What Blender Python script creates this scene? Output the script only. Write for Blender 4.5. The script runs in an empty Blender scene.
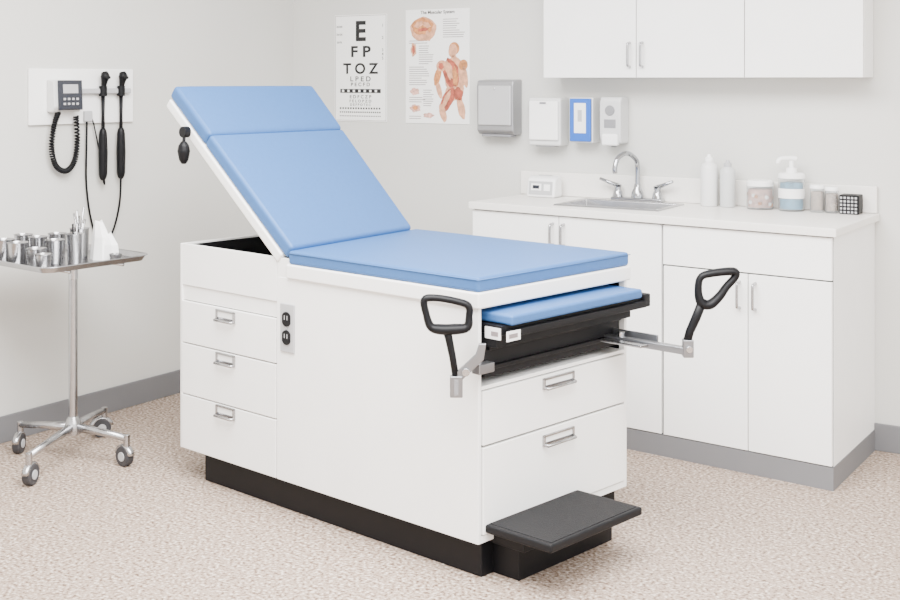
import bpy, bmesh, math, random
from mathutils import Vector, Matrix
random.seed(4)
D = bpy.data
COL = bpy.context.scene.collection

# ---------------------------------------------------------------- materials
def mat(name, col, rough=0.5, metal=0.0, spec=0.5, noise=None, bump=None, trans=0.0, coat=0.0, alpha=1.0, ior=None):
    m = D.materials.new(name); m.use_nodes = True
    nt = m.node_tree; b = nt.nodes["Principled BSDF"]
    b.inputs["Base Color"].default_value = (*col, 1)
    b.inputs["Roughness"].default_value = rough
    b.inputs["Metallic"].default_value = metal
    b.inputs["Specular IOR Level"].default_value = spec
    b.inputs["Transmission Weight"].default_value = trans
    b.inputs["Coat Weight"].default_value = coat
    if ior: b.inputs["IOR"].default_value = ior
    tc = nt.nodes.new("ShaderNodeTexCoord")
    n = nt.nodes.new("ShaderNodeTexNoise")
    n.inputs["Scale"].default_value = noise[0] if noise else 8
    n.inputs["Detail"].default_value = 5
    nt.links.new(tc.outputs["Object"], n.inputs["Vector"])
    amt = noise[1] if noise else 0.015
    r = nt.nodes.new("ShaderNodeValToRGB")
    r.color_ramp.elements[0].position = 0.3; r.color_ramp.elements[1].position = 0.7
    r.color_ramp.elements[0].color = (*[max(0, c*(1-amt)) for c in col], 1)
    r.color_ramp.elements[1].color = (*[min(1, c*(1+amt)) for c in col], 1)
    nt.links.new(n.outputs["Fac"], r.inputs["Fac"])
    nt.links.new(r.outputs["Color"], b.inputs["Base Color"])
    if bump:
        n2 = nt.nodes.new("ShaderNodeTexNoise"); n2.inputs["Scale"].default_value = bump[0]; n2.inputs["Detail"].default_value = 3
        nt.links.new(tc.outputs["Object"], n2.inputs["Vector"])
        bp = nt.nodes.new("ShaderNodeBump"); bp.inputs["Strength"].default_value = bump[1]; bp.inputs["Distance"].default_value = 0.002
        nt.links.new(n2.outputs["Fac"], bp.inputs["Height"]); nt.links.new(bp.outputs["Normal"], b.inputs["Normal"])
    return m

M_WALL = mat("wall_paint", (0.60, 0.595, 0.565), 0.85, noise=(1.5, 0.02), bump=(180, 0.06), spec=0.2)
M_CEIL = mat("ceiling_paint", (0.85, 0.85, 0.84), 0.9)
M_BASEB = mat("baseboard_vinyl", (0.15, 0.15, 0.157), 0.55)
M_WHITE = mat("white_enamel", (0.90, 0.895, 0.88), 0.35, spec=0.4)
M_LAM = mat("white_laminate", (0.88, 0.875, 0.86), 0.4, spec=0.4)
M_COUNTER = mat("counter_laminate", (0.78, 0.755, 0.715), 0.35, noise=(120, 0.03))
M_BLUE = mat("blue_vinyl", (0.040, 0.122, 0.315), 0.45, spec=0.3, noise=(60, 0.03), bump=(420, 0.18))
M_BLACK = mat("black_plastic", (0.004, 0.004, 0.005), 0.45, spec=0.18)
M_BLACKM = mat("black_matte", (0.006, 0.006, 0.007), 0.55, spec=0.18)
M_GAP = mat("shadow_gap_grey", (0.05, 0.05, 0.05), 0.8)
M_CHROME = mat("chrome", (0.55, 0.56, 0.58), 0.14, metal=1.0)
M_STEEL = mat("brushed_steel", (0.42, 0.42, 0.43), 0.26, metal=1.0, noise=(30, 0.06))
M_ALU = mat("satin_aluminium", (0.26, 0.265, 0.28), 0.34, metal=0.95)
M_GREYP = mat("grey_plastic", (0.20, 0.20, 0.21), 0.5)
M_LGREY = mat("light_grey_plastic", (0.40, 0.40, 0.41), 0.45)
M_WPLAS = mat("white_plastic", (0.84, 0.84, 0.835), 0.35)
M_PAPER = mat("poster_paper", (0.86, 0.86, 0.84), 0.6)
M_INK = mat("black_ink", (0.006, 0.006, 0.006), 0.7)
M_INKG = mat("grey_ink", (0.20, 0.17, 0.17), 0.7)
M_PBLUE = mat("bright_blue_card", (0.010, 0.095, 0.45), 0.4)
M_RED = mat("anatomy_red", (0.33, 0.07, 0.04), 0.6, noise=(45, 0.5))
M_SKIN = mat("anatomy_skin", (0.56, 0.28, 0.165), 0.6, noise=(50, 0.3))
M_ORANGE = mat("anatomy_orange", (0.46, 0.18, 0.06), 0.6, noise=(60, 0.4))
M_PINK = mat("cotton_pink", (0.56, 0.32, 0.26), 0.8, noise=(60, 0.4))
M_TEAL = mat("teal_label", (0.06, 0.28, 0.45), 0.5, noise=(50, 0.3))
M_GLASS = mat("clear_glass", (0.93, 0.95, 0.96), 0.05, trans=0.9, ior=1.3)
M_RUB = mat("caster_rubber", (0.03, 0.03, 0.034), 0.6)
M_TISSUE = mat("tissue", (0.88, 0.88, 0.87), 0.9)
M_STAIN = mat("beige_dots", (0.40, 0.29, 0.22), 0.6, noise=(90, 0.4))
M_DARKSCR = mat("dark_display", (0.010, 0.012, 0.020), 0.2)
M_RIB = mat("ribbed_rubber", (0.009, 0.009, 0.010), 0.65, spec=0.18, noise=(200, 0.4), bump=(300, 0.5))

def floor_mat():
    m = D.materials.new("speckled_vinyl_floor"); m.use_nodes = True
    nt = m.node_tree; b = nt.nodes["Principled BSDF"]; b.inputs["Roughness"].default_value = 0.55
    b.inputs["Specular IOR Level"].default_value = 0.3
    tc = nt.nodes.new("ShaderNodeTexCoord")
    def noise(scale, det=2):
        n = nt.nodes.new("ShaderNodeTexNoise"); n.inputs["Scale"].default_value = scale; n.inputs["Detail"].default_value = det
        nt.links.new(tc.outputs["Object"], n.inputs["Vector"]); return n
    def ramp(src, stops):
        r = nt.nodes.new("ShaderNodeValToRGB")
        e = r.color_ramp.elements
        e[0].position, e[0].color = stops[0][0], (*stops[0][1], 1)
        e[1].position, e[1].color = stops[-1][0], (*stops[-1][1], 1)
        for p, c in stops[1:-1]:
            x = e.new(p); x.color = (*c, 1)
        nt.links.new(src, r.inputs["Fac"]); return r
    n1 = noise(92, 3)
    r1 = ramp(n1.outputs["Fac"], [(0.34, (0.11, 0.065, 0.045)), (0.44, (0.30, 0.225, 0.175)), (0.50, (0.37, 0.29, 0.235)), (0.56, (0.40, 0.318, 0.262)), (0.66, (0.68, 0.60, 0.52))])
    n2 = noise(38, 2)
    r2 = ramp(n2.outputs["Fac"], [(0.3, (0.88, 0.84, 0.81)), (0.7, (1.0, 1.0, 1.0))])
    n3 = noise(1.2, 2)
    r3 = ramp(n3.outputs["Fac"], [(0.3, (0.96, 0.96, 0.96)), (0.7, (1, 1, 1))])
    mx = nt.nodes.new("ShaderNodeMix"); mx.data_type = 'RGBA'; mx.blend_type = 'MULTIPLY'; mx.inputs[0].default_value = 1
    nt.links.new(r1.outputs["Color"], mx.inputs[6]); nt.links.new(r2.outputs["Color"], mx.inputs[7])
    mx2 = nt.nodes.new("ShaderNodeMix"); mx2.data_type = 'RGBA'; mx2.blend_type = 'MULTIPLY'; mx2.inputs[0].default_value = 1
    nt.links.new(mx.outputs[2], mx2.inputs[6]); nt.links.new(r3.outputs["Color"], mx2.inputs[7])
    nt.links.new(mx2.outputs[2], b.inputs["Base Color"])
    return m
M_FLOOR = floor_mat()

# ---------------------------------------------------------------- helpers
def ID(x, y, z): return Vector((x, y, z))

def group(name, loc=(0, 0, 0)):
    e = D.objects.new(name, None); e.empty_display_size = 0.1; e.location = loc
    COL.objects.link(e); return e

def finish(g, name, bm, m, bev=0, seg=2, smooth=False, subsurf=0):
    bmesh.ops.recalc_face_normals(bm, faces=bm.faces)
    me = D.meshes.new(name); bm.to_mesh(me); bm.free()
    ob = D.objects.new(name, me); COL.objects.link(ob)
    if m: me.materials.append(m)
    if g is not None:
        ob.parent = g; ob.location = -g.location
    if bev:
        b = ob.modifiers.new("bevel", 'BEVEL'); b.width = bev; b.segments = seg; b.limit_method = 'ANGLE'; b.angle_limit = math.radians(35)
    if smooth or bev:
        for p in me.polygons: p.use_smooth = True
        if bev:
            w = ob.modifiers.new("wn", 'WEIGHTED_NORMAL'); w.keep_sharp = False; w.weight = 80
    return ob

def box(g, name, lo, hi, m, M=ID, bev=0.0, seg=2, cuts=0):
    bm = bmesh.new()
    vs = [bm.verts.new((x, y, z)) for x in (lo[0], hi[0]) for y in (lo[1], hi[1]) for z in (lo[2], hi[2])]
    for f in ((0,1,3,2),(4,6,7,5),(0,4,5,1),(2,3,7,6),(0,2,6,4),(1,5,7,3)):
        bm.faces.new([vs[i] for i in f])
    for v in bm.verts: v.co = M(*v.co)
    return finish(g, name, bm, m, bev, seg)

def prism(g, name, poly, z0, z1, m, M=ID, bev=0.0, seg=2):
    bm = bmesh.new()
    a = [bm.verts.new(M(x, y, z0)) for x, y in poly]; b = [bm.verts.new(M(x, y, z1)) for x, y in poly]
    bm.faces.new(a); bm.faces.new(list(reversed(b)))
    n = len(poly)
    for i in range(n): bm.faces.new((a[i], a[(i+1) % n], b[(i+1) % n], b[i]))
    return finish(g, name, bm, m, bev, seg)

def catmull(pts, n=8, closed=False):
    pts = [Vector(p) for p in pts]; out = []
    N = len(pts); rng = N if closed else N-1
    for i in range(rng):
        if closed: p0, p1, p2, p3 = pts[(i-1) % N], pts[i], pts[(i+1) % N], pts[(i+2) % N]
        else: p0, p1, p2, p3 = pts[max(i-1, 0)], pts[i], pts[i+1], pts[min(i+2, N-1)]
        for k in range(n):
            t = k/n
            out.append(0.5*((2*p1)+(-p0+p2)*t+(2*p0-5*p1+4*p2-p3)*t*t+(-p0+3*p1-3*p2+p3)*t**3))
    if not closed: out.append(pts[-1])
    return out

def tube(g, name, pts, r, m, seg=10, closed=False, smoothpath=0, flat=None):
    N0 = len(pts)
    if smoothpath:
        pts = catmull(pts, smoothpath, closed)
        if isinstance(r, (list, tuple)):
            rr = []
            for i in range(len(pts)):
                f = i/smoothpath; k = int(f); a = r[k % N0]; b = r[(k+1) % N0] if closed else r[min(k+1, N0-1)]
                rr.append(a+(b-a)*(f-k))
            r = rr
    pts = [Vector(p) for p in pts]; N = len(pts)
    if not isinstance(r, (list, tuple)): r = [r]*N
    bm = bmesh.new(); rings = []; prev = None
    for i, p in enumerate(pts):
        if closed: t = (pts[(i+1) % N]-pts[i-1]).normalized()
        else: t = (pts[min(i+1, N-1)]-pts[max(i-1, 0)]).normalized()
        if prev is None:
            up = Vector((0, 0, 1)) if abs(t.z) < 0.9 else Vector((1, 0, 0))
            nrm = t.cross(up).normalized()
        else:
            nrm = (prev-t*prev.dot(t)).normalized()
        prev = nrm; bn = t.cross(nrm)
        ring = []
        for k in range(seg):
            a = 2*math.pi*k/seg
            o = (nrm*math.cos(a)+bn*math.sin(a))*r[i]
            if flat: o = o - flat[0]*o.dot(flat[0])*(1-flat[1])
            ring.append(bm.verts.new(p+o))
        rings.append(ring)
    rng = N if closed else N-1
    for i in range(rng):
        A, B = rings[i], rings[(i+1) % N]
        for k in range(seg): bm.faces.new((A[k], A[(k+1) % seg], B[(k+1) % seg], B[k]))
    if not closed:
        bm.faces.new(rings[0]); bm.faces.new(list(reversed(rings[-1])))
    ob = finish(g, name, bm, m, smooth=True)
    return ob

def cyl(g, name, p0, p1, r, m, seg=24, r2=None, bev=0.0):
    p0, p1 = Vector(p0), Vector(p1); t = (p1-p0).normalized()
    up = Vector((0, 0, 1)) if abs(t.z) < 0.9 else Vector((1, 0, 0))
    n = t.cross(up).normalized(); b = t.cross(n); r2 = r if r2 is None else r2
    bm = bmesh.new()
    A = [bm.verts.new(p0+(n*math.cos(2*math.pi*k/seg)+b*math.sin(2*math.pi*k/seg))*r) for k in range(seg)]
    B = [bm.verts.new(p1+(n*math.cos(2*math.pi*k/seg)+b*math.sin(2*math.pi*k/seg))*r2) for k in range(seg)]
    for k in range(seg): bm.faces.new((A[k], A[(k+1) % seg], B[(k+1) % seg], B[k]))
    bm.faces.new(A); bm.faces.new(B)
    return finish(g, name, bm, m, bev=bev or min(r, r2)*0.08, seg=2)

def lathe(g, name, prof, c, m, seg=32, sharp=False):
    bm = bmesh.new(); rings = []
    for r, z in prof:
        if r <= 1e-6: rings.append([bm.verts.new((c[0], c[1], c[2]+z))])
        else: rings.append([bm.verts.new((c[0]+r*math.cos(2*math.pi*k/seg), c[1]+r*math.sin(2*math.pi*k/seg), c[2]+z)) for k in range(seg)])
    for A, B in zip(rings, rings[1:]):
        for k in range(seg):
            k2 = (k+1) % seg
            if len(A) == 1 and len(B) == 1: continue
            if len(A) == 1: bm.faces.new((A[0], B[k2], B[k]))
            elif len(B) == 1: bm.faces.new((A[k], A[k2], B[0]))
            else: bm.faces.new((A[k], A[k2], B[k2], B[k]))
    ob = finish(g, name, bm, m, smooth=True)
    e = ob.modifiers.new("es", 'EDGE_SPLIT'); e.split_angle = math.radians(40)
    return ob

def poly_flat(g, name, pts3, m):
    bm = bmesh.new(); vs = [bm.verts.new(p) for p in pts3]; bm.faces.new(vs)
    return finish(g, name, bm, m)

def text(g, name, s, size, M, x, y, n, m, align='CENTER', sx=1.0, bold=0.012):
    cu = D.curves.new(name, 'FONT'); cu.body = s; cu.size = size; cu.align_x = align; cu.extrude = 0.0
    cu.offset = size*bold
    ob = D.objects.new(name, cu); COL.objects.link(ob)
    dg = bpy.context.evaluated_depsgraph_get(); me = D.meshes.new_from_object(ob.evaluated_get(dg))
    D.objects.remove(ob)
    for v in me.vertices: v.co = M(x+v.co.x*sx, n, y+v.co.y)
    o = D.objects.new(name, me); COL.objects.link(o); me.materials.clear(); me.materials.append(m)
    o.parent = g; o.location = -g.location
    return o

# ---------------------------------------------------------------- room frames
ang_b = math.atan(0.1394); ca, sa = math.cos(ang_b), math.sin(ang_b)
CX, CY = -4.497, 4.241                       # room corner
def WB(a, n, z): return Vector((CX+a*ca+n*sa, CY+a*sa-n*ca, z))
ang_l = math.atan(0.0788); cl, sl = math.cos(ang_l), math.sin(ang_l)
def WL(b, n, z): return Vector((-4.363-b*sl+n*cl, 2.540+b*cl+n*sl, z))

H = 2.7
box(None, "floor", (-5.2, -2.5, -0.1), (3.0, 5.6, 0.0), M_FLOOR)
box(None, "wall_back", (-0.12, -0.12, 0), (6.0, 0, H), M_WALL, WB)
box(None, "wall_left", (-4.6, -0.12, 0), (1.7063, 0, H), M_WALL, WL)
box(None, "ceiling", (-5.2, -2.5, H), (3.0, 5.6, H+0.1), M_CEIL)
box(None, "baseboard_left", (-4.6, 0, 0), (1.70, 0.012, 0.105), M_BASEB, WL, 0.003)
box(None, "baseboard_back", (0.0, 0, 0), (6.0, 0.012, 0.105), M_BASEB, WB, 0.003)

# ---------------------------------------------------------------- base cabinet
F0 = Vector((-1.610, 4.089, 0)); fdir = Vector((-1, -0.045, 0)).normalized(); fin = Vector((-0.045, 1, 0)).normalized()
def C(c, m, z): return F0+fdir*c+fin*m+Vector((0, 0, z))
CT = 0.915
g = group("base_cabinet", (-2.4, 4.25, 0))
fl = C(1.538, 0, 0); fr = C(0, 0, 0)
def wallY(X, off=0.003): return CY+0.1394*(X-CX)-off
bl = Vector((fl.x-0.012, wallY(fl.x-0.012), 0)); br = Vector((-1.663, wallY(-1.663), 0))
def P2(v): return (v.x, v.y)
core = prism(g, "carcass", [P2(fr), P2(fl), P2(bl), P2(br)], 0.08, 0.885, M_LAM)
kk = C(1.53, -0.016, 0); kr = C(-0.003, -0.016, 0)
prism(g, "toe_kick", [P2(kr), P2(kk), (bl.x+0.01, bl.y), (br.x+0.003, br.y)], 0.0, 0.081, M_BASEB)
o1 = C(-0.018, -0.032, 0); o2 = C(1.55, -0.032, 0)
top = prism(g, "countertop", [P2(o1), P2(o2), (bl.x-0.012, wallY(bl.x-0.012)), (br.x+0.018, wallY(br.x+0.018))], 0.885, CT, M_COUNTER)
SA0, SA1, SN0, SN1 = 1.665, 2.125, 0.09, 0.385
def cut(ob):
    c = box(None, "cutter", (SA0+0.012, SN0+0.012, 0.76), (SA1-0.012, SN1-0.012, 1.0), None, WB)
    md = ob.modifiers.new("b", 'BOOLEAN'); md.object = c; md.operation = 'DIFFERENCE'; md.solver = 'EXACT'
    dg = bpy.context.evaluated_depsgraph_get(); me = D.meshes.new_from_object(ob.evaluated_get(dg))
    ob.modifiers.clear(); ob.data = me
    D.objects.remove(c)
cut(core); cut(top)
b = top.modifiers.new("bevel", 'BEVEL'); b.width = 0.004; b.segments = 2; b.limit_method = 'ANGLE'
box(None, "trim_1", (1.322, 0.003, CT+0.001), (2.872, 0.02, CT+0.105), M_COUNTER, WB, 0.003)   # counter backsplash
box(g, "shadow_reveal", (0.002, -0.003, 0.082), (1.536, 0.0, 0.882), M_GAP, C)
G = 0.0018
def front(name, c0, c1, z0, z1): box(g, name, (c0+G, -0.019, z0+G), (c1-G, -0.003, z1-G), M_LAM, C, 0.0015)
front("drawer_front", 0.0, 0.649, 0.729, 0.882)
front("door_1", 0.0, 0.308, 0.083, 0.727)
front("door_2", 0.308, 0.647, 0.083, 0.727)
front("door_3", 0.653, 1.110, 0.083, 0.882)
front("door_4", 1.110, 1.538, 0.083, 0.882)
def pull(gp, name, M, x, m0, z0, z1, sgn):
    pts = [M(x, m0, z0), M(x, m0+sgn*0.022, z0+0.004), M(x, m0+sgn*0.026, z0+0.015), M(x, m0+sgn*0.026, z1-0.015), M(x, m0+sgn*0.022, z1-0.004), M(x, m0, z1)]
    tube(gp, name, pts, 0.0055, M_STEEL, 8, smoothpath=4)
pull(g, "pull_1", C, 0.280, -0.019, 0.60, 0.695, -1)
pull(g, "pull_2", C, 0.340, -0.019, 0.60, 0.695, -1)
pull(g, "pull_3", C, 1.085, -0.019, 0.765, 0.85, -1)
pull(g, "pull_4", C, 1.137, -0.019, 0.765, 0.85, -1)

# sink
g = group("kitchen_sink", tuple(WB(1.9, 0.24, CT)))
def frame_rect(g, name, a0, a1, n0, n1, w, z0, z1, m, M):
    bm = bmesh.new()
    def ring(d, z): return [bm.verts.new(M(x, y, z)) for x, y in ((a0+d, n0+d), (a1-d, n0+d), (a1-d, n1-d), (a0+d, n1-d))]
    r = [ring(0, z0), ring(0.004, z1), ring(w-0.004, z1), ring(w, z0), ring(w+0.012, z0-0.11)]
    for A, B in zip(r, r[1:]):
        for k in range(4): bm.faces.new((A[k], A[(k+1) % 4], B[(k+1) % 4], B[k]))
    bm.faces.new(r[-1])
    return finish(g, name, bm, m, 0.003, 2)
frame_rect(g, "basin", SA0, SA1, SN0, SN1, 0.024, CT+0.0005, CT+0.006, M_STEEL, WB)
cyl(g, "drain", WB(1.9, 0.24, CT-0.109), WB(1.9, 0.24, CT-0.105), 0.035, M_CHROME)
# faucet
g = group("gooseneck_faucet", tuple(WB(1.90, 0.05, CT)))
fa, fn = 1.90, 0.052
M_FAUC = mat("faucet_chrome", (0.38, 0.39, 0.41), 0.10, metal=1.0)
box(g, "deck_plate", (fa-0.115, fn-0.024, CT+0.001), (fa+0.115, fn+0.024, CT+0.016), M_FAUC, WB, 0.006, 3)
lathe(g, "spout_base", [(0, 0), (0.027, 0), (0.025, 0.022), (0.016, 0.040), (0.013, 0.058), (0, 0.058)], WB(fa, fn, CT+0.015), M_FAUC)
tube(g, "spout", [WB(fa, fn, CT+0.05), WB(fa, fn, CT+0.145), WB(fa-0.004, fn+0.012, CT+0.18), WB(fa-0.025, fn+0.055, CT+0.206), WB(fa-0.045, fn+0.10, CT+0.188), WB(fa-0.052, fn+0.118, CT+0.15), WB(fa-0.052, fn+0.118, CT+0.125)], 0.0105, M_FAUC, 12, smoothpath=6)
for i, s in enumerate((-1, 1)):
    lathe(g, "valve_%d" % (i+1), [(0, 0), (0.023, 0), (0.019, 0.022), (0.013, 0.034), (0.017, 0.052), (0, 0.060)], WB(fa+s*0.09, fn, CT+0.015), M_FAUC)
    tube(g, "lever_%d" % (i+1), [WB(fa+s*0.09, fn, CT+0.064), WB(fa+s*0.12, fn+0.01, CT+0.074), WB(fa+s*0.165, fn+0.02, CT+0.092)], [0.010, 0.0085, 0.006], M_FAUC, 10)

# ---------------------------------------------------------------- wall cabinet
g = group("wall_cabinet", tuple(WB(2.2, 0.09, 1.44)))
UZ = 1.44; UT = 2.12
box(g, "carcass", (1.512, 0.002, UZ), (2.855, 0.15, UT), M_LAM, WB, 0.001)
box(g, "reveal", (1.515, 0.15, UZ+0.003), (2.852, 0.153, UT-0.003), M_GAP, WB)
for i, (a0, a1) in enumerate(((1.512, 1.943), (1.943, 2.400), (2.400, 2.855))):
    box(g, "door_%d" % (i+1), (a0+G, 0.153, UZ), (a1-G, 0.170, UT), M_LAM, WB, 0.0015)
pull(g, "pull_1", WB, 1.915, 0.170, 1.485, 1.585, 1)
pull(g, "pull_2", WB, 1.971, 0.170, 1.485, 1.585, 1)

# ---------------------------------------------------------------- posters
g = group("eye_chart_poster", tuple(WB(0.42, 0.003, 1.49)))
box(g, "sheet", (0.266, 0.001, 1.226), (0.580, 0.004, 1.752), M_PAPER, WB)
ec = 0.423; n = 0.0048
for nm, (a0, a1, z0, z1) in {"l": (.270, .272, 1.230, 1.748), "r": (.574, .576, 1.230, 1.748), "t": (.270, .576, 1.746, 1.748), "b": (.270, .576, 1.230, 1.232)}.items():
    box(g, "border_"+nm, (a0, 0.004, z0), (a1, 0.0045, z1), M_INKG, WB)
text(g, "row_1", "E", 0.135, WB, ec, 1.625, n, M_INK, sx=1.0, bold=0.03)
text(g, "row_2", "F P", 0.074, WB, ec, 1.545, n, M_INK, sx=1.3, bold=0.03)
text(g, "row_3", "T O Z", 0.072, WB, ec, 1.462, n, M_INK, sx=1.1, bold=0.03)
text(g, "row_4", "L P E D", 0.034, WB, ec, 1.424, n, M_INK, sx=1.2, bold=0.02)
text(g, "row_5", "P E C F D", 0.024, WB, ec, 1.400, n, M_INK, sx=1.2, bold=0.02)
box(g, "dark_strip", (0.300, 0.004, 1.366), (0.545, 0.0046, 1.386), M_INK, WB)
for i in range(7): box(g, "strip_gap_%d" % i, (0.312+i*0.033, 0.0046, 1.370), (0.324+i*0.033, 0.0049, 1.382), M_PAPER, WB)
text(g, "row_6", "E D F C Z P", 0.022, WB, ec, 1.340, n, M_INK, sx=1.2, bold=0.02)
text(g, "row_7", "F E L O P Z D", 0.019, WB, ec, 1.320, n, M_INK, sx=1.2, bold=0.02)
text(g, "row_8", "D E F P O T E C", 0.016, WB, ec, 1.303, n, M_INK, sx=1.15, bold=0.02)
for r, (z, hh, cnt) in enumerate(((1.286, 0.009, 16), (1.268, 0.007, 20), (1.250, 0.005, 24))):
    for i in range(cnt):
        w = 0.25/cnt
        box(g, "fine_%d_%d" % (r, i), (0.298+i*w, 0.004, z), (0.298+i*w+w*0.6, 0.0047, z+hh), M_INK, WB)
text(g, "side_numbers", "1\n\n\n2\n\n\n3\n4\n5", 0.02, WB, 0.556, 1.69, n, M_INK)
text(g, "side_numbers_left", "20/200\n\n\n20/100\n\n\n20/70", 0.013, WB, 0.295, 1.69, n, M_INK)

g = group("anatomy_poster", tuple(WB(0.87, 0.003, 1.5)))
box(g, "sheet", (0.690, 0.001, 1.224), (1.046, 0.004, 1.766), M_PAPER, WB)
def ell(name, a, z, ra, rz, m, n=0.0046, rot=0, seg=24, wob=0.0):
    pts = []
    for k in range(seg):
        t = 2*math.pi*k/seg; rr = 1+wob*math.sin(5*t+a*40)+wob*0.6*math.sin(9*t)
        x, y = ra*rr*math.cos(t), rz*rr*math.sin(t)
        pts.append(WB(a+x*math.cos(rot)-y*math.sin(rot), n, z+x*math.sin(rot)+y*math.cos(rot)))
    poly_flat(g, name, pts, m)
text(g, "title", "The Muscular System", 0.022, WB, 0.87, 1.744, 0.0048, M_INK, bold=0.02)
ell("brain_outline", 0.790, 1.672, 0.074, 0.058, M_SKIN, 0.0044, wob=0.03)
ell("brain", 0.785, 1.685, 0.060, 0.040, M_ORANGE, 0.0047, wob=0.07)
ell("brain_fold_1", 0.765, 1.695, 0.026, 0.014, M_SKIN, 0.0049, 0.4, wob=0.15)
ell("brain_fold_2", 0.810, 1.692, 0.022, 0.012, M_SKIN, 0.0049, -0.4, wob=0.15)
ell("brain_fold_3", 0.790, 1.670, 0.030, 0.008, M_RED, 0.0050, 0.1, wob=0.1)
ell("brain_stem", 0.818, 1.640, 0.013, 0.026, M_SKIN, 0.0050, 0.3)
ell("hair", 0.962, 1.578, 0.029, 0.030, M_ORANGE, 0.0045, -0.2)
ell("head", 0.955, 1.567, 0.024, 0.032, M_SKIN, 0.0047, -0.2)
ell("neck", 0.962, 1.528, 0.016, 0.022, M_SKIN, 0.0047, 0.1)
ell("back", 0.965, 1.455, 0.062, 0.085, M_SKIN, 0.0046, 0.12, wob=0.04)
ell("torso", 0.945, 1.462, 0.042, 0.070, M_RED, 0.0048, 0.25, wob=0.06)
ell("torso_highlight", 0.935, 1.475, 0.018, 0.045, M_SKIN, 0.0050, 0.3, wob=0.12)
ell("ribs", 0.968, 1.445, 0.015, 0.045, M_ORANGE, 0.0050, 0.1, wob=0.15)
ell("shoulder", 0.893, 1.497, 0.030, 0.026, M_SKIN, 0.0051, 0.3)
ell("shoulder_muscle", 0.890, 1.495, 0.014, 0.016, M_RED, 0.0053, 0.3, wob=0.1)
ell("shoulder_far", 1.012, 1.500, 0.024, 0.026, M_ORANGE, 0.0049, -0.3)
ell("arm_upper", 0.872, 1.452, 0.018, 0.050, M_ORANGE, 0.0050, -0.3, wob=0.05)
ell("arm_lower", 0.878, 1.385, 0.014, 0.045, M_SKIN, 0.0049, 0.3)
ell("pelvis", 0.965, 1.375, 0.052, 0.042, M_SKIN, 0.0047, 0.3, wob=0.06)
ell("hip_muscle", 0.985, 1.365, 0.025, 0.032, M_RED, 0.0049, 0.3, wob=0.1)
ell("thigh", 0.925, 1.335, 0.030, 0.066, M_RED, 0.0050, -0.55, wob=0.05)
ell("thigh_highlight", 0.92, 1.34, 0.012, 0.045, M_SKIN, 0.0052, -0.5, wob=0.08)
ell("calf", 0.900, 1.275, 0.018, 0.045, M_SKIN, 0.0051, 0.3, wob=0.04)
ell("arm_far", 1.022, 1.445, 0.014, 0.052, M_SKIN, 0.0049, 0.15)
ell("leg_far", 1.000, 1.300, 0.020, 0.055, M_SKIN, 0.0049, 0.25, wob=0.05)
ell("organ", 0.735, 1.575, 0.016, 0.032, M_SKIN, wob=0.12)
ell("organ_core", 0.735, 1.575, 0.008, 0.020, M_RED, 0.0049, wob=0.12)
ell("detail_a", 0.742, 1.375, 0.026, 0.017, M_PINK, wob=0.12)
ell("detail_b", 0.745, 1.295, 0.030, 0.018, M_PINK, wob=0.12)
ell("detail_b2", 0.745, 1.297, 0.015, 0.010, M_ORANGE, 0.0050, wob=0.12)
ell("detail_c", 0.820, 1.262, 0.030, 0.012, M_PINK, wob=0.12)
k = 0
for (a0, z0, rows, w) in ((0.90, 1.715, 9, 0.125), (0.71, 1.615, 2, 0.13), (0.765, 1.59, 9, 0.085), (0.71, 1.49, 9, 0.12), (0.71, 1.345, 3, 0.12), (0.71, 1.255, 2, 0.07), (0.79, 1.38, 8, 0.06)):
    for i in range(rows):
        ww = w*(0.55+0.45*random.random()); z = z0-i*0.0105
        box(g, "caption_%d" % k, (a0, 0.004, z), (a0+ww, 0.0044, z+0.0032), M_INKG, WB); k += 1

# ---------------------------------------------------------------- wall dispensers
g = group("paper_towel_dispenser", tuple(WB(1.226, 0.045, 1.18)))
prism(g, "steel_body", [(0.002, 1.183), (0.068, 1.183), (0.085, 1.20), (0.09, 1.40), (0.08, 1.428), (0.002, 1.433)], 1.132, 1.320, mat("dispenser_steel", (0.30, 0.30, 0.31), 0.4, metal=0.6), lambda x, y, z: WB(z, x, y), 0.006, 3)
box(g, "front_door", (1.142, 0.084, 1.225), (1.310, 0.095, 1.405), mat("dispenser_face", (0.50, 0.50, 0.51), 0.35, metal=0.4), WB, 0.006, 3)
box(g, "lower_lip", (1.150, 0.02, 1.173), (1.302, 0.075, 1.184), M_GREYP, WB, 0.003)
cyl(g, "lock", WB(1.226, 0.095, 1.39), WB(1.226, 0.098, 1.39), 0.006, M_CHROME)

g = group("hand_towel_box", tuple(WB(1.475, 0.05, 1.14)))
M_BOXS = mat("towel_box_shell", (0.62, 0.62, 0.61), 0.4)
box(g, "body", (1.396, 0.002, 1.140), (1.555, 0.088, 1.352), M_BOXS, WB, 0.010, 3)
box(g, "front_cover", (1.404, 0.086, 1.165), (1.547, 0.100, 1.338), M_LAM, WB, 0.008, 3)
box(g, "slot", (1.43, 0.03, 1.136), (1.52, 0.08, 1.142), M_GREYP, WB)
box(g, "latch", (1.46, 0.1, 1.325), (1.49, 0.103, 1.333), M_GREYP, WB)

g = group("glove_box_holder", tuple(WB(1.65, 0.05, 1.16)))
box(g, "holder", (1.594, 0.002, 1.158), (1.706, 0.078, 1.354), M_BOXS, WB, 0.004)
box(g, "blue_box", (1.600, 0.078, 1.164), (1.700, 0.090, 1.350), M_PBLUE, WB, 0.003)
box(g, "white_window", (1.622, 0.090, 1.200), (1.678, 0.0925, 1.330), M_WPLAS, WB, 0.004)
box(g, "window_tab", (1.640, 0.0925, 1.25), (1.660, 0.094, 1.300), M_LGREY, WB, 0.003)

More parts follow.
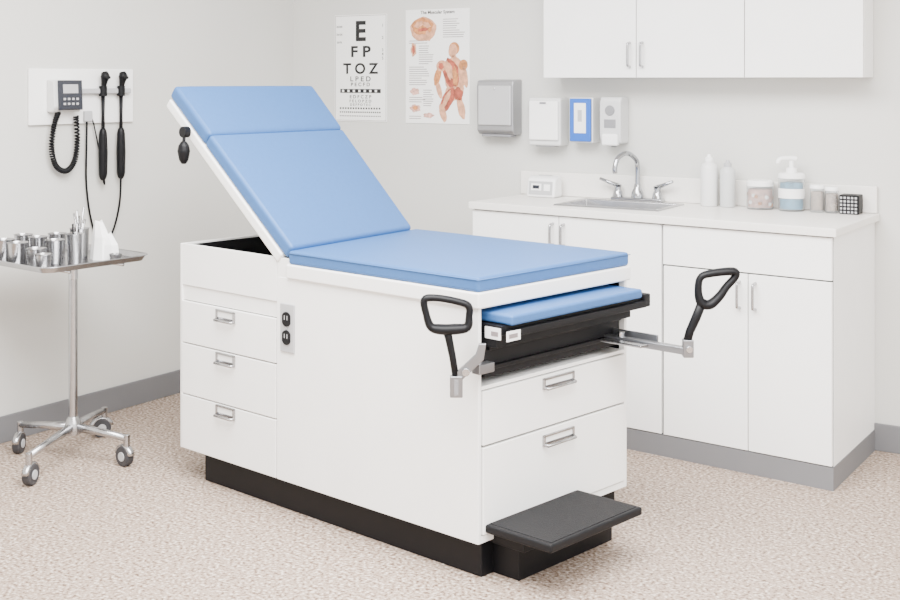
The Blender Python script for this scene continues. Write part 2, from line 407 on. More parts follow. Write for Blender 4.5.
g = group("soap_dispenser", tuple(WB(1.79, 0.05, 1.15)))
prism(g, "body", [(0.002, 1.158), (0.08, 1.158), (0.095, 1.19), (0.095, 1.335), (0.08, 1.357), (0.002, 1.357)], 1.743, 1.841, mat("soap_dispenser_plastic", (0.55, 0.55, 0.55), 0.35), lambda x, y, z: WB(z, x, y), 0.008, 3)
box(g, "push_bar", (1.755, 0.075, 1.150), (1.829, 0.103, 1.20), M_WPLAS, WB, 0.008, 3)
cyl(g, "sight_glass", WB(1.792, 0.094, 1.30), WB(1.792, 0.099, 1.30), 0.022, M_GREYP)
box(g, "logo_plate", (1.765, 0.094, 1.225), (1.819, 0.097, 1.262), M_GREYP, WB, 0.002)
cyl(g, "nozzle", WB(1.792, 0.05, 1.142), WB(1.792, 0.05, 1.162), 0.012, M_GREYP)

# ---------------------------------------------------------------- counter items
def ci(a, n=0.078): return WB(a, n, CT+0.001)
g = group("tabletop_clock_radio", tuple(ci(1.48)))
def CK(x, y, z):
    return WB(1.478, 0.085, 0)+Vector((x*ca+y*sa, x*sa-y*ca, z+CT+0.001))
prism(g, "case", [(-0.035, 0), (0.045, 0), (0.035, 0.078), (0.010, 0.092), (-0.035, 0.092)], -0.070, 0.068, M_WPLAS, lambda x, y, z: CK(z, x, y), 0.010, 3)
prism(g, "face", [(0.0445, 0.012), (0.0458, 0.012), (0.0385, 0.070), (0.0372, 0.070)], -0.058, 0.056, M_LGREY, lambda x, y, z: CK(z, x, y))
prism(g, "display", [(0.0440, 0.030), (0.0455, 0.030), (0.0420, 0.060), (0.0405, 0.060)], -0.046, 0.004, M_WPLAS, lambda x, y, z: CK(z, x, y))
prism(g, "display_digits", [(0.0450, 0.038), (0.0460, 0.038), (0.0435, 0.053), (0.0425, 0.053)], -0.038, -0.006, M_DARKSCR, lambda x, y, z: CK(z, x, y))
prism(g, "dial", [(0.0440, 0.030), (0.0455, 0.030), (0.0420, 0.058), (0.0405, 0.058)], 0.016, 0.046, M_WPLAS, lambda x, y, z: CK(z, x, y))
box(g, "snooze_bar", (-0.03, -0.015, 0.091), (0.03, 0.004, 0.095), M_LGREY, CK, 0.001)

def bottle(name, a, r, h, m, cap, pump=False):
    g = group(name, tuple(ci(a)))
    c = ci(a)
    lathe(g, "body", [(0, 0), (r*0.92, 0), (r, 0.006), (r, h*0.74), (r*0.9, h*0.80), (r*0.45, h*0.86), (r*0.42, h*0.88), (0, h*0.88)], c, m)
    lathe(g, "cap", [(0, h*0.86), (r*0.5, h*0.86), (r*0.5, h*0.93), (r*0.28, h*0.95), (r*0.2, h), (0, h)], c, cap)
    return g
g = bottle("lotion_bottle", 2.224, 0.035, 0.210, mat("bottle_white", (0.70, 0.70, 0.69), 0.3), M_WPLAS)
g = bottle("saline_bottle", 2.302, 0.031, 0.190, mat("translucent_bottle", (0.52, 0.53, 0.53), 0.3), M_LGREY)
def jar(name, a, r, h, fill, lid, lidh=0.018):
    g = group(name, tuple(ci(a))); c = ci(a)
    lathe(g, "glass", [(0, 0), (r*0.95, 0), (r, 0.005), (r, h), (r*0.95, h), (r*0.94, 0.006), (0, 0.006)], c, M_GLASS)
    lathe(g, "contents", [(0, 0.008), (r*0.88, 0.008), (r*0.88, h*0.86), (0, h*0.9)], c, fill)
    lathe(g, "lid", [(0, h), (r*1.03, h), (r*1.03, h+lidh*0.7), (r*0.9, h+lidh), (0, h+lidh)], c, lid)
    return g
g = jar("cotton_ball_jar", 2.435, 0.053, 0.092, M_PINK, M_WPLAS, 0.022)
for i in range(16):
    a = i*2.4; c = ci(2.435)+Vector((0.043*math.cos(a), 0.043*math.sin(a), 0.018+0.055*((i*37) % 16)/16))
    lathe(g, "cotton_ball_%d" % i, [(0, -0.010), (0.008, -0.006), (0.010, 0), (0.008, 0.006), (0, 0.010)], c, M_TISSUE if i % 2 else M_ORANGE, 10)
g = jar("pump_soap_jar", 2.560, 0.050, 0.128, M_TEAL, M_WPLAS, 0.020)
c = ci(2.560)
lathe(g, "label_band", [(0.0505, 0.050), (0.0508, 0.050), (0.0508, 0.088), (0.0505, 0.088)], c, M_WPLAS)
lathe(g, "pump_collar", [(0, 0.146), (0.022, 0.146), (0.020, 0.167), (0.009, 0.170), (0.009, 0.197), (0, 0.197)], c, M_WPLAS)
tube(g, "pump_spout", [c+Vector((0.016, 0.012, 0.203)), c+Vector((0, 0, 0.206)), c+Vector((-0.032, -0.03, 0.203)), c+Vector((-0.042, -0.036, 0.185))], 0.0095, M_WPLAS, 10, smoothpath=4)
jar("swab_jar", 2.660, 0.027, 0.092, M_STAIN, M_WPLAS, 0.014)
jar("swab_jar", 2.716, 0.025, 0.086, M_STAIN, M_WPLAS, 0.014)
g = group("tissue_cube_box", tuple(ci(2.785)))
box(g, "carton", (2.750, 0.035, CT+0.001), (2.824, 0.105, CT+0.074), M_BLACKM, WB, 0.003)
for i in range(5):
    for j in range(5):
        box(g, "pattern_%d_%d" % (i, j), (2.7535+i*0.0138, 0.105, CT+0.005+j*0.0137), (2.7615+i*0.0138, 0.1065, CT+0.0125+j*0.0137), M_LGREY, WB)

# ---------------------------------------------------------------- diagnostic wall set
g = group("wall_diagnostic_set", tuple(WL(0.4, 0.02, 1.24)))
box(g, "backboard", (0.125, 0.001, 1.247), (0.655, 0.014, 1.477), M_LAM, WL, 0.003)
box(g, "rail", (0.36, 0.014, 1.372), (0.625, 0.038, 1.394), M_LGREY, WL, 0.004)
prism(g, "gauge_case", [(0.014, 1.30), (0.05, 1.298), (0.066, 1.32), (0.06, 1.425), (0.014, 1.432)], 0.205, 0.345, M_BOXS, lambda x, y, z: WL(z, x, y), 0.006, 3)
prism(g, "gauge_bezel", [(0.0665, 1.306), (0.072, 1.308), (0.066, 1.430), (0.0605, 1.428)], 0.222, 0.342, M_DARKSCR, lambda x, y, z: WL(z, x, y), 0.003)
prism(g, "gauge_display", [(0.0695, 1.376), (0.0715, 1.376), (0.0695, 1.412), (0.067, 1.412)], 0.245, 0.318, M_LGREY, lambda x, y, z: WL(z, x, y))
for i in range(4):
    for j in range(2):
        box(g, "button_%d_%d" % (i, j), (0.245+i*0.021, 0.0705, 1.328+j*0.020), (0.256+i*0.021, 0.0735, 1.337+j*0.020), M_LGREY, WL)
def coil(path, name, R=0.009, w=0.0035, turns=40):
    p = catmull(path, 12); L = len(p)-1; pts = []
    N = turns*7
    for i in range(N+1):
        f = i/N*L; k = min(int(f), L-1); q = p[k].lerp(p[k+1], f-k); t = (p[k+1]-p[k]).normalized()
        nn = t.cross(Vector((cl, sl, 0))).normalized(); bb = t.cross(nn)
        a = 2*math.pi*turns*i/N
        pts.append(q+(nn*math.cos(a)+bb*math.sin(a))*R)
    tube(g, name, pts, w, M_BLACK, 5)
coil([WL(.240, .045, 1.30), WL(.222, .04, 1.24), WL(.215, .035, 1.15), WL(.240, .03, 1.078), WL(.290, .03, 1.055), WL(.332, .03, 1.095), WL(.345, .03, 1.18), WL(.335, .035, 1.28)], "coiled_cord", turns=56, w=0.0042)
for i, b0 in enumerate((0.473, 0.569)):
    tag = "otoscope" if i == 0 else "ophthalmoscope"
    cyl(g, tag+"_cradle", WL(b0, 0.036, 1.383)-Vector((0, 0, 0.022)), WL(b0, 0.036, 1.383)+Vector((0, 0, 0.022)), 0.017, M_BLACK)
    tube(g, tag+"_head", [WL(b0, 0.04, 1.40), WL(b0, 0.045, 1.425), WL(b0, 0.05, 1.445), WL(b0, 0.045, 1.463)], [0.010, 0.014, 0.020, 0.013], M_BLACK, 12, smoothpath=4)
    cyl(g, tag+"_lens", WL(b0, 0.055, 1.445), WL(b0-0.006, 0.085, 1.44), 0.012, M_BLACK, r2=0.006)
    tube(g, tag+"_stem", [WL(b0, 0.036, 1.365), WL(b0, 0.036, 1.28), WL(b0, 0.036, 1.20)], [0.0085, 0.007, 0.0085], M_BLACK, 10)
    tube(g, tag+"_handle", [WL(b0, 0.036, 1.225), WL(b0, 0.036, 1.20), WL(b0, 0.036, 1.12), WL(b0, 0.036, 1.03), WL(b0, 0.034, 1.005)], [0.009, 0.017, 0.020, 0.018, 0.008], M_BLACK, 14, smoothpath=4)
tube(g, "power_cord", [WL(.405, .016, 1.26), WL(.40, .02, 1.15), WL(.405, .012, 1.0), WL(.425, .012, .86), WL(.46, .012, .76), WL(.505, .012, .735), WL(.55, .012, .79), WL(.575, .02, .9), WL(.57, .034, 1.01)], 0.0045, M_BLACK, 8, smoothpath=10)
tube(g, "linking_cord", [WL(.473, .034, 1.01), WL(.485, .03, .985), WL(.49, .02, 1.02), WL(.44, .018, 1.24), WL(.42, .016, 1.27)], 0.003, M_BLACK, 6, smoothpath=8)
box(g, "wall_transformer", (0.385, 0.014, 1.255), (0.425, 0.03, 1.30), M_LGREY, WL, 0.004)

# ---------------------------------------------------------------- instrument stand
g = group("mayo_instrument_stand", (-3.956, 2.601, 0))
pc = Vector((-3.956, 2.601, 0))
casters = [Vector((-3.822, 2.335, 0)), Vector((-3.735, 2.682, 0)), Vector((-4.120, 2.852, 0)), Vector((-4.198, 2.528, 0))]
for i, c in enumerate(casters):
    hub = Vector((c.x, c.y, 0.105))
    tube(g, "leg_%d" % (i+1), [pc+Vector((0, 0, 0.125)), pc.lerp(c, 0.5)+Vector((0, 0, 0.118)), hub], [0.018, 0.014, 0.012], M_STEEL, 12)
    cyl(g, "stem_%d" % (i+1), hub+Vector((0, 0, 0.012)), hub-Vector((0, 0, 0.03)), 0.012, M_STEEL)
    ax = Vector((math.cos(i*1.1+0.5), math.sin(i*1.1+0.5), 0)); w = Vector((c.x, c.y, 0.037))+Vector((-ax.y, ax.x, 0))*0.012
    cyl(g, "wheel_%d" % (i+1), w-ax*0.015, w+ax*0.015, 0.037, M_RUB, bev=0.004)
    cyl(g, "wheel_hub_%d" % (i+1), w-ax*0.018, w+ax*0.018, 0.017, M_LGREY)
    hood = [w+Vector((-ax.y, ax.x, 0))*0.037*math.cos(t)+Vector((0, 0, 0.040*math.sin(t))) for t in [math.radians(x) for x in range(10, 171, 20)]]
    tube(g, "fork_%d" % (i+1), hood, 0.014, M_STEEL, 8, flat=(Vector((0, 0, 1)), 0.35))
lathe(g, "hub", [(0, 0.10), (0.03, 0.10), (0.034, 0.12), (0.028, 0.145), (0.018, 0.165), (0, 0.165)], pc, M_STEEL)
cyl(g, "post", pc+Vector((0, 0, 0.14)), pc+Vector((0, 0, 0.745)), 0.0165, M_STEEL)
cyl(g, "inner_post", pc+Vector((0, 0, 0.68)), pc+Vector((0, 0, 0.748)), 0.018, M_CHROME)
TX0, TX1, TY0, TY1, TZ = -4.235, -3.725, 2.335, 2.80, 0.752
tube(g, "support_bar_1", [(TX0+.03, TY0+.12, TZ-.006), (TX1-.03, TY0+.12, TZ-.006)], 0.007, M_CHROME)
tube(g, "support_bar_2", [(TX0+.03, TY1-.12, TZ-.006), (TX1-.03, TY1-.12, TZ-.006)], 0.007, M_CHROME)
tube(g, "support_bar_3", [(pc.x, TY0+.12, TZ-.006), (pc.x, TY1-.12, TZ-.006)], 0.009, M_CHROME)
def rrect(x0, x1, y0, y1, r, n=6):
    pts = []
    for cx, cy, a0 in ((x1-r, y1-r, 0), (x0+r, y1-r, 90), (x0+r, y0+r, 180), (x1-r, y0+r, 270)):
        for k in range(n+1):
            a = math.radians(a0+90*k/n); pts.append((cx+r*math.cos(a), cy+r*math.sin(a)))
    return pts
bm = bmesh.new(); rings = []
for d, z in ((0, 0.020), (0.003, 0.023), (0.012, 0.021), (0.022, 0.004), (0.028, 0.003), (0.028, 0.001), (0.020, 0.0), (0.008, 0.018), (0, 0.020)):
    rings.append([bm.verts.new((x, y, TZ+z)) for x, y in rrect(TX0+d, TX1-d, TY0+d, TY1-d, 0.06-d)])
for A, B in zip(rings, rings[1:]):
    for k in range(len(A)): bm.faces.new((A[k], A[(k+1) % len(A)], B[(k+1) % len(A)], B[k]))
bm.faces.new(rings[4]); bm.faces.new(rings[5])
finish(g, "tray", bm, M_STEEL, smooth=True).modifiers.new("es", 'EDGE_SPLIT')

TT = TZ+0.0035
def cup(name, x, y, r, h, m=None):
    g = group(name, (x, y, TT))
    lathe(g, "shell", [(0, 0), (r*0.82, 0), (r*0.86, 0.004), (r*0.98, h-0.004), (r*1.06, h), (r*1.0, h), (r*0.92, h-0.006), (r*0.8, 0.006), (0, 0.006)], (x, y, TT), m or M_STEEL)
    return g
cup("steel_medicine_cup", -3.905, 2.415, 0.036, 0.066)
cup("steel_medicine_cup", -3.995, 2.395, 0.036, 0.082)
cup("steel_medicine_cup", -3.825, 2.395, 0.030, 0.055)
cup("steel_medicine_cup", -3.935, 2.51, 0.034, 0.085)
cup("steel_medicine_cup", -4.030, 2.50, 0.034, 0.090)
cup("steel_medicine_cup", -4.09, 2.40, 0.036, 0.085)
cup("steel_medicine_cup", -4.13, 2.50, 0.034, 0.090)
cup("steel_medicine_cup", -4.06, 2.60, 0.034, 0.090)
g = cup("forceps_jar", -3.955, 2.628, 0.036, 0.115)
for i in range(6):
    a = i*1.3; dx, dy = 0.018*math.cos(a), 0.018*math.sin(a)
    tube(g, "forceps_%d" % i, [(-3.955-dx*0.6, 2.628-dy*0.6, TT+0.01), (-3.955+dx*1.2, 2.628+dy*1.2, TT+0.135+0.012*i)], 0.004, M_STEEL, 8)
g = cup("swab_canister", -3.865, 2.55, 0.032, 0.110)
for i in range(4):
    a = i*1.6; dx, dy = 0.012*math.cos(a), 0.012*math.sin(a)
    tube(g, "swab_%d" % i, [(-3.865, 2.55, TT+0.01), (-3.865+dx, 2.55+dy, TT+0.145)], 0.003, M_BLACKM if i % 2 else M_STEEL, 8)
g = group("folded_gauze", (-3.865, 2.66, TT))
for i, (ox, oy, hh) in enumerate(((0, 0, 0.140), (0.035, 0.016, 0.095), (-0.022, 0.024, 0.12))):
    bm = bmesh.new()
    base = [(-0.038, -0.02), (0.0, -0.032), (0.038, -0.018), (0.043, 0.015), (0.0, 0.025), (-0.038, 0.018)]
    gx, gy = -3.875, 2.665
    lo = [bm.verts.new((gx+ox+x, gy+oy+y, TT)) for x, y in base]
    mid = [bm.verts.new((gx+ox+x*0.85, gy+oy+y*0.75, TT+hh*0.6)) for x, y in base]
    tip = [bm.verts.new((gx+ox+x*0.4-0.01, gy+oy+y*0.5, TT+hh+0.008*math.sin(k*2))) for k, (x, y) in enumerate(base)]
    for A, B in ((lo, mid), (mid, tip)):
        for k in range(6): bm.faces.new((A[k], A[(k+1) % 6], B[(k+1) % 6], B[k]))
    bm.faces.new(lo); bm.faces.new(tip)
    finish(g, "fold_%d" % (i+1), bm, M_TISSUE)
g = group("steel_small_dish", (-3.785, 2.655, TT))
lathe(g, "dish", [(0, 0), (0.018, 0), (0.024, 0.030), (0.022, 0.030), (0.016, 0.003), (0, 0.003)], (-3.780, 2.665, TT), M_STEEL)
# ---------------------------------------------------------------- exam table
O = Vector((-2.095, 2.692, 0)); U = Vector((0.1005, 0.9950, 0)); V = Vector((-0.9994, 0.0308, 0))
def T(u, v, z): return O+U*u+V*v+Vector((0, 0, z))
g = group("exam_table", tuple(T(0.35, 0.7, 0)))
ZB, ZT = 0.108, 0.779
box(g, "plinth", (0.035, 0.02, 0.0), (0.665, 1.30, ZB+0.002), M_BLACK, T, 0.004)
box(g, "lower_core", (0.012, 0.014, ZB), (0.688, 0.87, 0.549), M_GAP, T)
box(g, "side_panel_near", (0.0, 0.0, ZB), (0.013, 0.868, ZT), M_WHITE, T, 0.002)
box(g, "side_panel_far", (0.687, 0.0, ZB), (0.70, 0.868, ZT), M_WHITE, T, 0.002)
box(g, "side_panel_upper_near", (0.001, 0.80, ZT-0.002), (0.018, 0.868, 0.8425), M_WHITE, T, 0.002)
box(g, "cavity_back", (0.013, 0.30, 0.549), (0.687, 0.32, ZT), M_BLACKM, T)
box(g, "cavity_floor", (0.013, 0.0, 0.545), (0.687, 0.30, 0.556), M_WHITE, T, 0.001)
box(g, "cavity_lining_near", (0.013, 0.02, 0.556), (0.017, 0.30, ZT), M_BLACKM, T)
box(g, "cavity_lining_far", (0.683, 0.02, 0.556), (0.687, 0.30, ZT), M_BLACKM, T)
box(g, "bottom_rail", (0.013, 0.001, ZB), (0.687, 0.014, 0.128), M_WHITE, T, 0.001)
box(g, "end_drawer_1", (0.017, -0.004, 0.386), (0.683, 0.012, 0.541), M_WHITE, T, 0.003)
box(g, "end_drawer_2", (0.017, -0.004, 0.131), (0.683, 0.012, 0.380), M_WHITE, T, 0.003)
box(g, "head_core", (0.012, 0.872, ZB), (0.688, 1.39, 0.70), M_GAP, T)
box(g, "head_end_panel", (0.0, 1.383, ZB), (0.70, 1.395, 0.8425), M_WHITE, T, 0.002)
box(g, "head_far_panel", (0.688, 0.868, ZB), (0.70, 1.383, 0.8425), M_WHITE, T, 0.002)
box(g, "head_near_panel", (0.0, 0.870, 0.695), (0.014, 1.383, 0.8425), M_WHITE, T, 0.002)
box(g, "head_band", (0.006, 0.872, 0.641), (0.014, 1.383, 0.693), M_WHITE, T, 0.001)
box(g, "well_lining_near", (0.014, 0.872, 0.69), (0.018, 1.380, 0.836), M_BLACKM, T)
box(g, "well_lining_far", (0.684, 0.872, 0.69), (0.688, 1.380, 0.836), M_BLACKM, T)
box(g, "well_lining_end", (0.016, 1.377, 0.69), (0.686, 1.383, 0.836), M_BLACKM, T)
box(g, "well_floor", (0.014, 0.872, 0.70), (0.686, 1.380, 0.705), M_BLACKM, T)
for i, (z0, z1) in enumerate(((0.489, 0.638), (0.305, 0.485), (0.108, 0.301))):
    box(g, "side_drawer_%d" % (i+1), (0.0, 0.873, z0), (0.014, 1.392, z1), M_WHITE, T, 0.003)

def plate_pull(i, M, x0, x1, z0, z1, out):
    nm = "pull_%d_" % i
    box(g, nm+"plate", (x0, out, z0), (x1, out+0.003, z1), M_STEEL, M, 0.001)
    box(g, nm+"label", (x0+0.008, out+0.003, z0+(z1-z0)*0.35), (x1-0.008, out+0.0045, z1-0.006), M_WPLAS, M)
    pts = [M(x0+0.004, out+0.002, z0+0.006), M(x0+0.006, out+0.016, z0+0.004), M(x1-0.006, out+0.016, z0+0.004), M(x1-0.004, out+0.002, z0+0.006)]
    tube(g, nm+"lip", pts, 0.005, M_STEEL, 8)
    box(g, nm+"frame_top", (x0, out+0.003, z1-0.006), (x1, out+0.008, z1), M_STEEL, M, 0.001)
    box(g, nm+"frame_l", (x0, out+0.003, z0), (x0+0.007, out+0.008, z1), M_STEEL, M, 0.001)
    box(g, nm+"frame_r", (x1-0.007, out+0.003, z0), (x1, out+0.008, z1), M_STEEL, M, 0.001)
NS = lambda x, o, z: T(-o, x, z)
EN = lambda x, o, z: T(x, -0.004-o, z)
for i, zc in enumerate((0.612, 0.463, 0.280)): plate_pull(i+1, NS, 1.083, 1.183, zc-0.020, zc+0.020, 0.0)
plate_pull(4, EN, 0.274, 0.418, 0.500, 0.534, 0.0)
plate_pull(5, EN, 0.274, 0.418, 0.329, 0.363, 0.0)
box(g, "outlet_plate", (0.777, 0.0, 0.535), (0.845, 0.006, 0.695), M_LGREY, NS, 0.003)
for i, zc in enumerate((0.585, 0.645)):
    lathe_pts = [NS(0.811+0.019*max(-0.85, min(0.85, math.cos(t)))/0.85, 0.0062, zc+0.024*math.sin(t)) for t in [2*math.pi*k/24 for k in range(24)]]
    bm = bmesh.new(); a_ = [bm.verts.new(p) for p in lathe_pts]; b_ = [bm.verts.new(p-U*0.004) for p in lathe_pts]
    bm.faces.new(b_); bm.faces.new(a_)
    for k in range(24): bm.faces.new((a_[k], a_[(k+1) % 24], b_[(k+1) % 24], b_[k]))
    finish(g, "outlet_socket_%d" % (i+1), bm, M_BLACKM)
    box(g, "outlet_blade_l_%d" % (i+1), (0.803, 0.0100, zc-0.002), (0.806, 0.0108, zc+0.012), M_LGREY, NS)
    box(g, "outlet_blade_r_%d" % (i+1), (0.816, 0.0100, zc-0.002), (0.819, 0.0108, zc+0.012), M_LGREY, NS)
cyl(g, "outlet_screw", NS(0.811, 0.006, 0.615), NS(0.811, 0.0085, 0.615), 0.004, M_CHROME)
def TS(u, v, z):
    return T(u, v+0.13*(u/0.7)*max(0, v)/0.8, z)
box(g, "top_tray", (-0.010, -0.010, ZT), (0.710, 0.812, 0.826), M_WHITE, TS, 0.006, 3)
def pad(name, lo, hi, M, crown=0.006, bev=0.02):
    bm = bmesh.new(); NU, NV = 10, 12
    def gv(i, j, top):
        fu, fv = i/NU, j/NV
        x = lo[0]+(hi[0]-lo[0])*fu; y = lo[1]+(hi[1]-lo[1])*fv
        z = lo[2] if not top else hi[2]-crown+crown*(1-(2*fu-1)**6)*(1-(2*fv-1)**6)
        return bm.verts.new(M(x, y, z))
    tp = [[gv(i, j, True) for j in range(NV+1)] for i in range(NU+1)]
    bt = [[gv(i, j, False) for j in range(NV+1)] for i in range(NU+1)]
    for i in range(NU):
        for j in range(NV):
            bm.faces.new((tp[i][j], tp[i+1][j], tp[i+1][j+1], tp[i][j+1])); bm.faces.new((bt[i][j], bt[i][j+1], bt[i+1][j+1], bt[i+1][j]))
    for i in range(NU):
        bm.faces.new((tp[i][0], bt[i][0], bt[i+1][0], tp[i+1][0])); bm.faces.new((tp[i][NV], tp[i+1][NV], bt[i+1][NV], bt[i][NV]))
    for j in range(NV):
        bm.faces.new((tp[0][j], tp[0][j+1], bt[0][j+1], bt[0][j])); bm.faces.new((tp[NU][j], bt[NU][j], bt[NU][j+1], tp[NU][j+1]))
    return finish(g, name, bm, M_BLUE, bev, 5)
pad("seat_cushion", (-0.006, -0.006, 0.826), (0.706, 0.806, 0.874), TS, 0.004, 0.010)
tube(g, "seat_seam_end", [TS(-0.0075, -0.0075, 0.862), TS(0.7075, -0.0075, 0.862)], 0.0016, M_BLUE, 6)
tube(g, "seat_seam_side", [TS(-0.0075, -0.0075, 0.862), TS(-0.0075, 0.80, 0.862)], 0.0016, M_BLUE, 6)
AL = math.radians(39.5)
def B(u, l, n):
    dv = (0.13-0.09*max(0, min(1, l/0.8)))*u/0.7
    return T(u, 0.86+dv+l*math.cos(AL)-n*math.sin(AL), 0.825+l*math.sin(AL)+n*math.cos(AL))
box(g, "backrest_frame", (-0.006, 0.0, 0.0), (0.675, 0.80, 0.038), M_WHITE, B, 0.008, 3)
pad("backrest_cushion", (-0.002, -0.02, 0.038), (0.665, 0.545, 0.094), B, 0.005, 0.014)
pad("headrest_cushion", (-0.002, 0.543, 0.038), (0.665, 0.812, 0.098), B, 0.006, 0.015)
cyl(g, "release_knob", B(-0.004, 0.64, 0.016), B(-0.030, 0.64, 0.016), 0.020, M_BLACK)
tube(g, "release_rod", [B(-0.02, 0.64, 0.016), B(-0.03, 0.60, -0.02)], 0.006, M_BLACK, 8)
kp = B(-0.03, 0.59, -0.03)
tube(g, "release_paddle", [kp+Vector((0, 0, 0.035)), kp+Vector((0, 0, 0.02)), kp, kp-Vector((0, 0, 0.03)), kp-Vector((0, 0, 0.045))], [0.008, 0.019, 0.023, 0.017, 0.007], M_BLACK, 14, smoothpath=4)
tube(g, "backrest_strut", [T(0.35, 1.25, 0.72), B(0.35, 0.35, 0.0)], 0.012, M_STEEL, 10)

# foot extension assembly
pad("foot_extension_cushion", (0.045, -0.085, 0.735), (0.665, 0.20, 0.766), T, 0.002, 0.008)
box(g, "extension_tray", (0.028, -0.062, 0.707), (0.705, 0.25, 0.734), M_BLACK, T, 0.003)
box(g, "extension_front_lip", (0.05, -0.078, 0.700), (0.700, -0.060, 0.722), M_BLACKM, T, 0.004)
box(g, "extension_slide", (0.030, -0.040, 0.668), (0.665, 0.25, 0.706), M_BLACKM, T, 0.003)
box(g, "label_plate", (0.0255, -0.058, 0.694), (0.0285, -0.002, 0.727), M_WPLAS, T)
box(g, "label_print", (0.0245, -0.050, 0.703), (0.0258, -0.025, 0.716), M_INKG, T)
box(g, "label_flange", (0.028, -0.0805, 0.692), (0.085, -0.0775, 0.720), M_WPLAS, T)
box(g, "label_flange_print", (0.036, -0.0815, 0.700), (0.072, -0.0803, 0.712), M_INKG, T)
box(g, "pan_front", (0.030, 0.004, 0.575), (0.665, 0.20, 0.668), M_BLACKM, T, 0.004)
box(g, "pan_lip", (0.045, -0.010, 0.600), (0.650, 0.006, 0.612), M_BLACK, T, 0.002)
box(g, "pan_rim", (0.040, -0.006, 0.655), (0.660, 0.006, 0.668), M_BLACK, T, 0.002)
box(g, "extension_end_block", (0.690, -0.075, 0.700), (0.722, 0.02, 0.742), M_BLACK, T, 0.004)

# stirrups
eU, eV = 0.657, -0.7075
def ring_pts(u0, v0, lst): return [T(u0+eU*d, v0+eV*d, z) for d, z in lst]
nrmv = (U*eU+V*eV).cross(Vector((0, 0, 1))).normalized()
u0, v0 = -0.0898, 0.0359
tube(g, "stirrup_1_loop", ring_pts(u0, v0, [(-0.062, 0.812), (-0.030, 0.818), (0.03, 0.808), (0.062, 0.795), (0.064, 0.765), (0.058, 0.736), (0.022, 0.730), (-0.02, 0.730), (-0.044, 0.738), (-0.056, 0.77)]), [.0105, .010, .010, .0105, .010, .013, .0155, .015, .012, .010], M_BLACK, 12, closed=True, smoothpath=5, flat=(nrmv, 1.4))
tube(g, "stirrup_1_stem", ring_pts(u0, v0, [(0.0, 0.735), (0.008, 0.70), (0.018, 0.65), (0.026, 0.60)]), [0.013, 0.011, 0.010, 0.010], M_BLACK, 10)
def SB(uo, vo):
    return lambda x, y, z: T(uo+eU*x+0.7075*y, vo+eV*x+0.657*y, z)
S1 = SB(u0, v0)
box(g, "stirrup_1_clamp", (0.010, -0.014, 0.540), (0.046, 0.014, 0.600), M_ALU, S1, 0.003)
box(g, "stirrup_1_clamp_slot", (0.022, -0.0155, 0.548), (0.034, -0.0135, 0.592), M_GREYP, S1)
prism(g, "stirrup_1_bracket", [(0.030, 0.575), (0.105, 0.645), (0.112, 0.69), (0.092, 0.69), (0.082, 0.66), (0.030, 0.612)], -0.008, 0.008, M_ALU, lambda x, y, z: S1(x, z, y), 0.002)
cyl(g, "stirrup_1_bolt", S1(0.055, -0.008, 0.612), S1(0.055, -0.018, 0.612), 0.011, M_CHROME)
box(g, "stirrup_1_arm", (-0.028, -0.030, 0.600), (0.035, 0.0, 0.628), M_ALU, T, 0.003)
u1, v1 = 0.600, -0.284
box(g, "stirrup_2_arm", (0.585, -0.285, 0.596), (0.613, 0.10, 0.618), M_ALU, T, 0.003)
box(g, "stirrup_2_slide", (0.545, -0.16, 0.604), (0.640, 0.08, 0.612), M_STEEL, T, 0.002)
box(g, "stirrup_2_slide_edge", (0.632, -0.16, 0.600), (0.640, 0.08, 0.632), M_ALU, T, 0.002)
cyl(g, "stirrup_2_bolt", T(0.600, -0.05, 0.60), T(0.600, -0.05, 0.632), 0.012, M_CHROME)
S2 = SB(u1, v1)
box(g, "stirrup_2_clamp", (-0.012, -0.016, 0.588), (0.020, 0.016, 0.642), M_ALU, S2, 0.003)
cyl(g, "stirrup_2_pin", S2(0.005, -0.016, 0.615), S2(0.005, -0.026, 0.615), 0.010, M_CHROME)
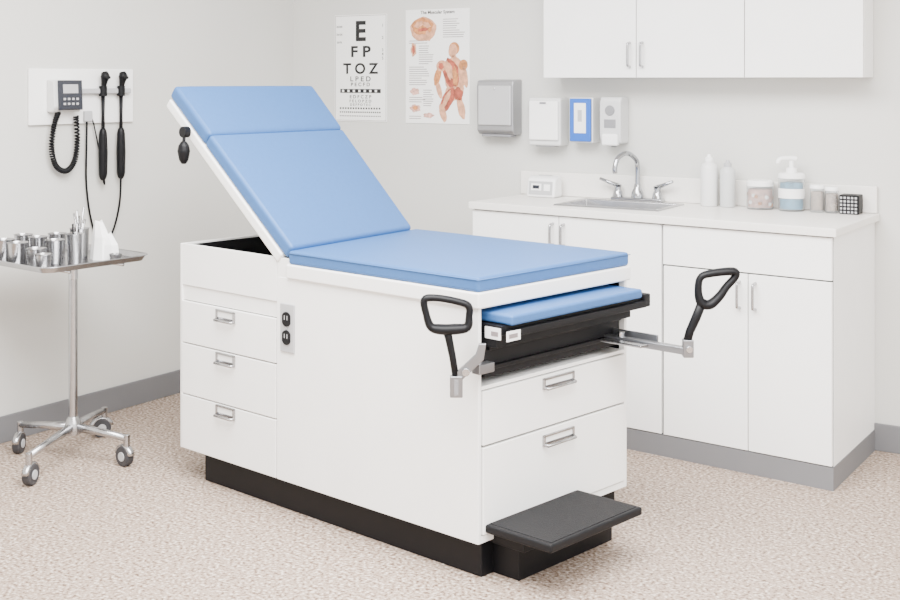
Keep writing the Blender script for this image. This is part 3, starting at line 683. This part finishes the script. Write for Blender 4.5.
tube(g, "stirrup_2_stem", ring_pts(u1, v1, [(0.002, 0.635), (0.010, 0.665), (0.028, 0.705), (0.052, 0.765)]), [0.013, 0.013, 0.014, 0.014], M_BLACK, 10)
tube(g, "stirrup_2_loop", ring_pts(u1, v1, [(0.046, 0.752), (0.036, 0.785), (0.042, 0.828), (0.075, 0.842), (0.142, 0.848), (0.148, 0.832), (0.122, 0.802), (0.100, 0.772), (0.072, 0.748)]), [.015, .012, .0105, .012, .013, .0115, .0115, .013, .015], M_BLACK, 12, closed=True, smoothpath=5, flat=(nrmv, 1.4))

# step
box(g, "step_tread", (0.025, -0.236, 0.136), (0.445, 0.0, 0.160), M_BLACKM, T, 0.006, 3)
box(g, "step_tread_mat", (0.040, -0.224, 0.158), (0.430, -0.006, 0.1615), M_RIB, T, 0.001)
box(g, "step_slide_frame", (0.065, -0.110, 0.095), (0.46, 0.02, 0.137), M_BLACK, T, 0.003)
box(g, "step_pedestal", (0.085, -0.075, 0.0), (0.52, 0.03, 0.102), M_BLACK, T, 0.004)

# ---------------------------------------------------------------- lights
def area(name, loc, sx, sy, power, rot=(0, 0, 0), col=(1, 1, 1)):
    l = D.lights.new(name, 'AREA'); l.shape = 'RECTANGLE'; l.size = sx; l.size_y = sy; l.energy = power; l.color = col
    o = D.objects.new(name, l); o.location = loc; o.rotation_euler = rot; COL.objects.link(o); return o
area("ceiling_light_panel", (-1.9, 1.9, H-0.03), 2.6, 2.0, 430)
area("ceiling_light_panel", (0.9, 1.2, H-0.03), 2.4, 3.0, 270)
w = D.worlds.new("soft_room_world"); bpy.context.scene.world = w; w.use_nodes = True
bg = w.node_tree.nodes["Background"]; bg.inputs[0].default_value = (1.0, 0.99, 0.975, 1); bg.inputs[1].default_value = 3.3

# ---------------------------------------------------------------- camera
cam = D.cameras.new("camera"); co = D.objects.new("camera", cam); COL.objects.link(co)
co.location = (0, 0, 1.43); co.rotation_euler = (math.radians(90), 0, math.radians(39.24))
cam.sensor_width = 36; cam.lens = 48; cam.shift_y = -220/900; cam.clip_start = 0.05
bpy.context.scene.camera = co
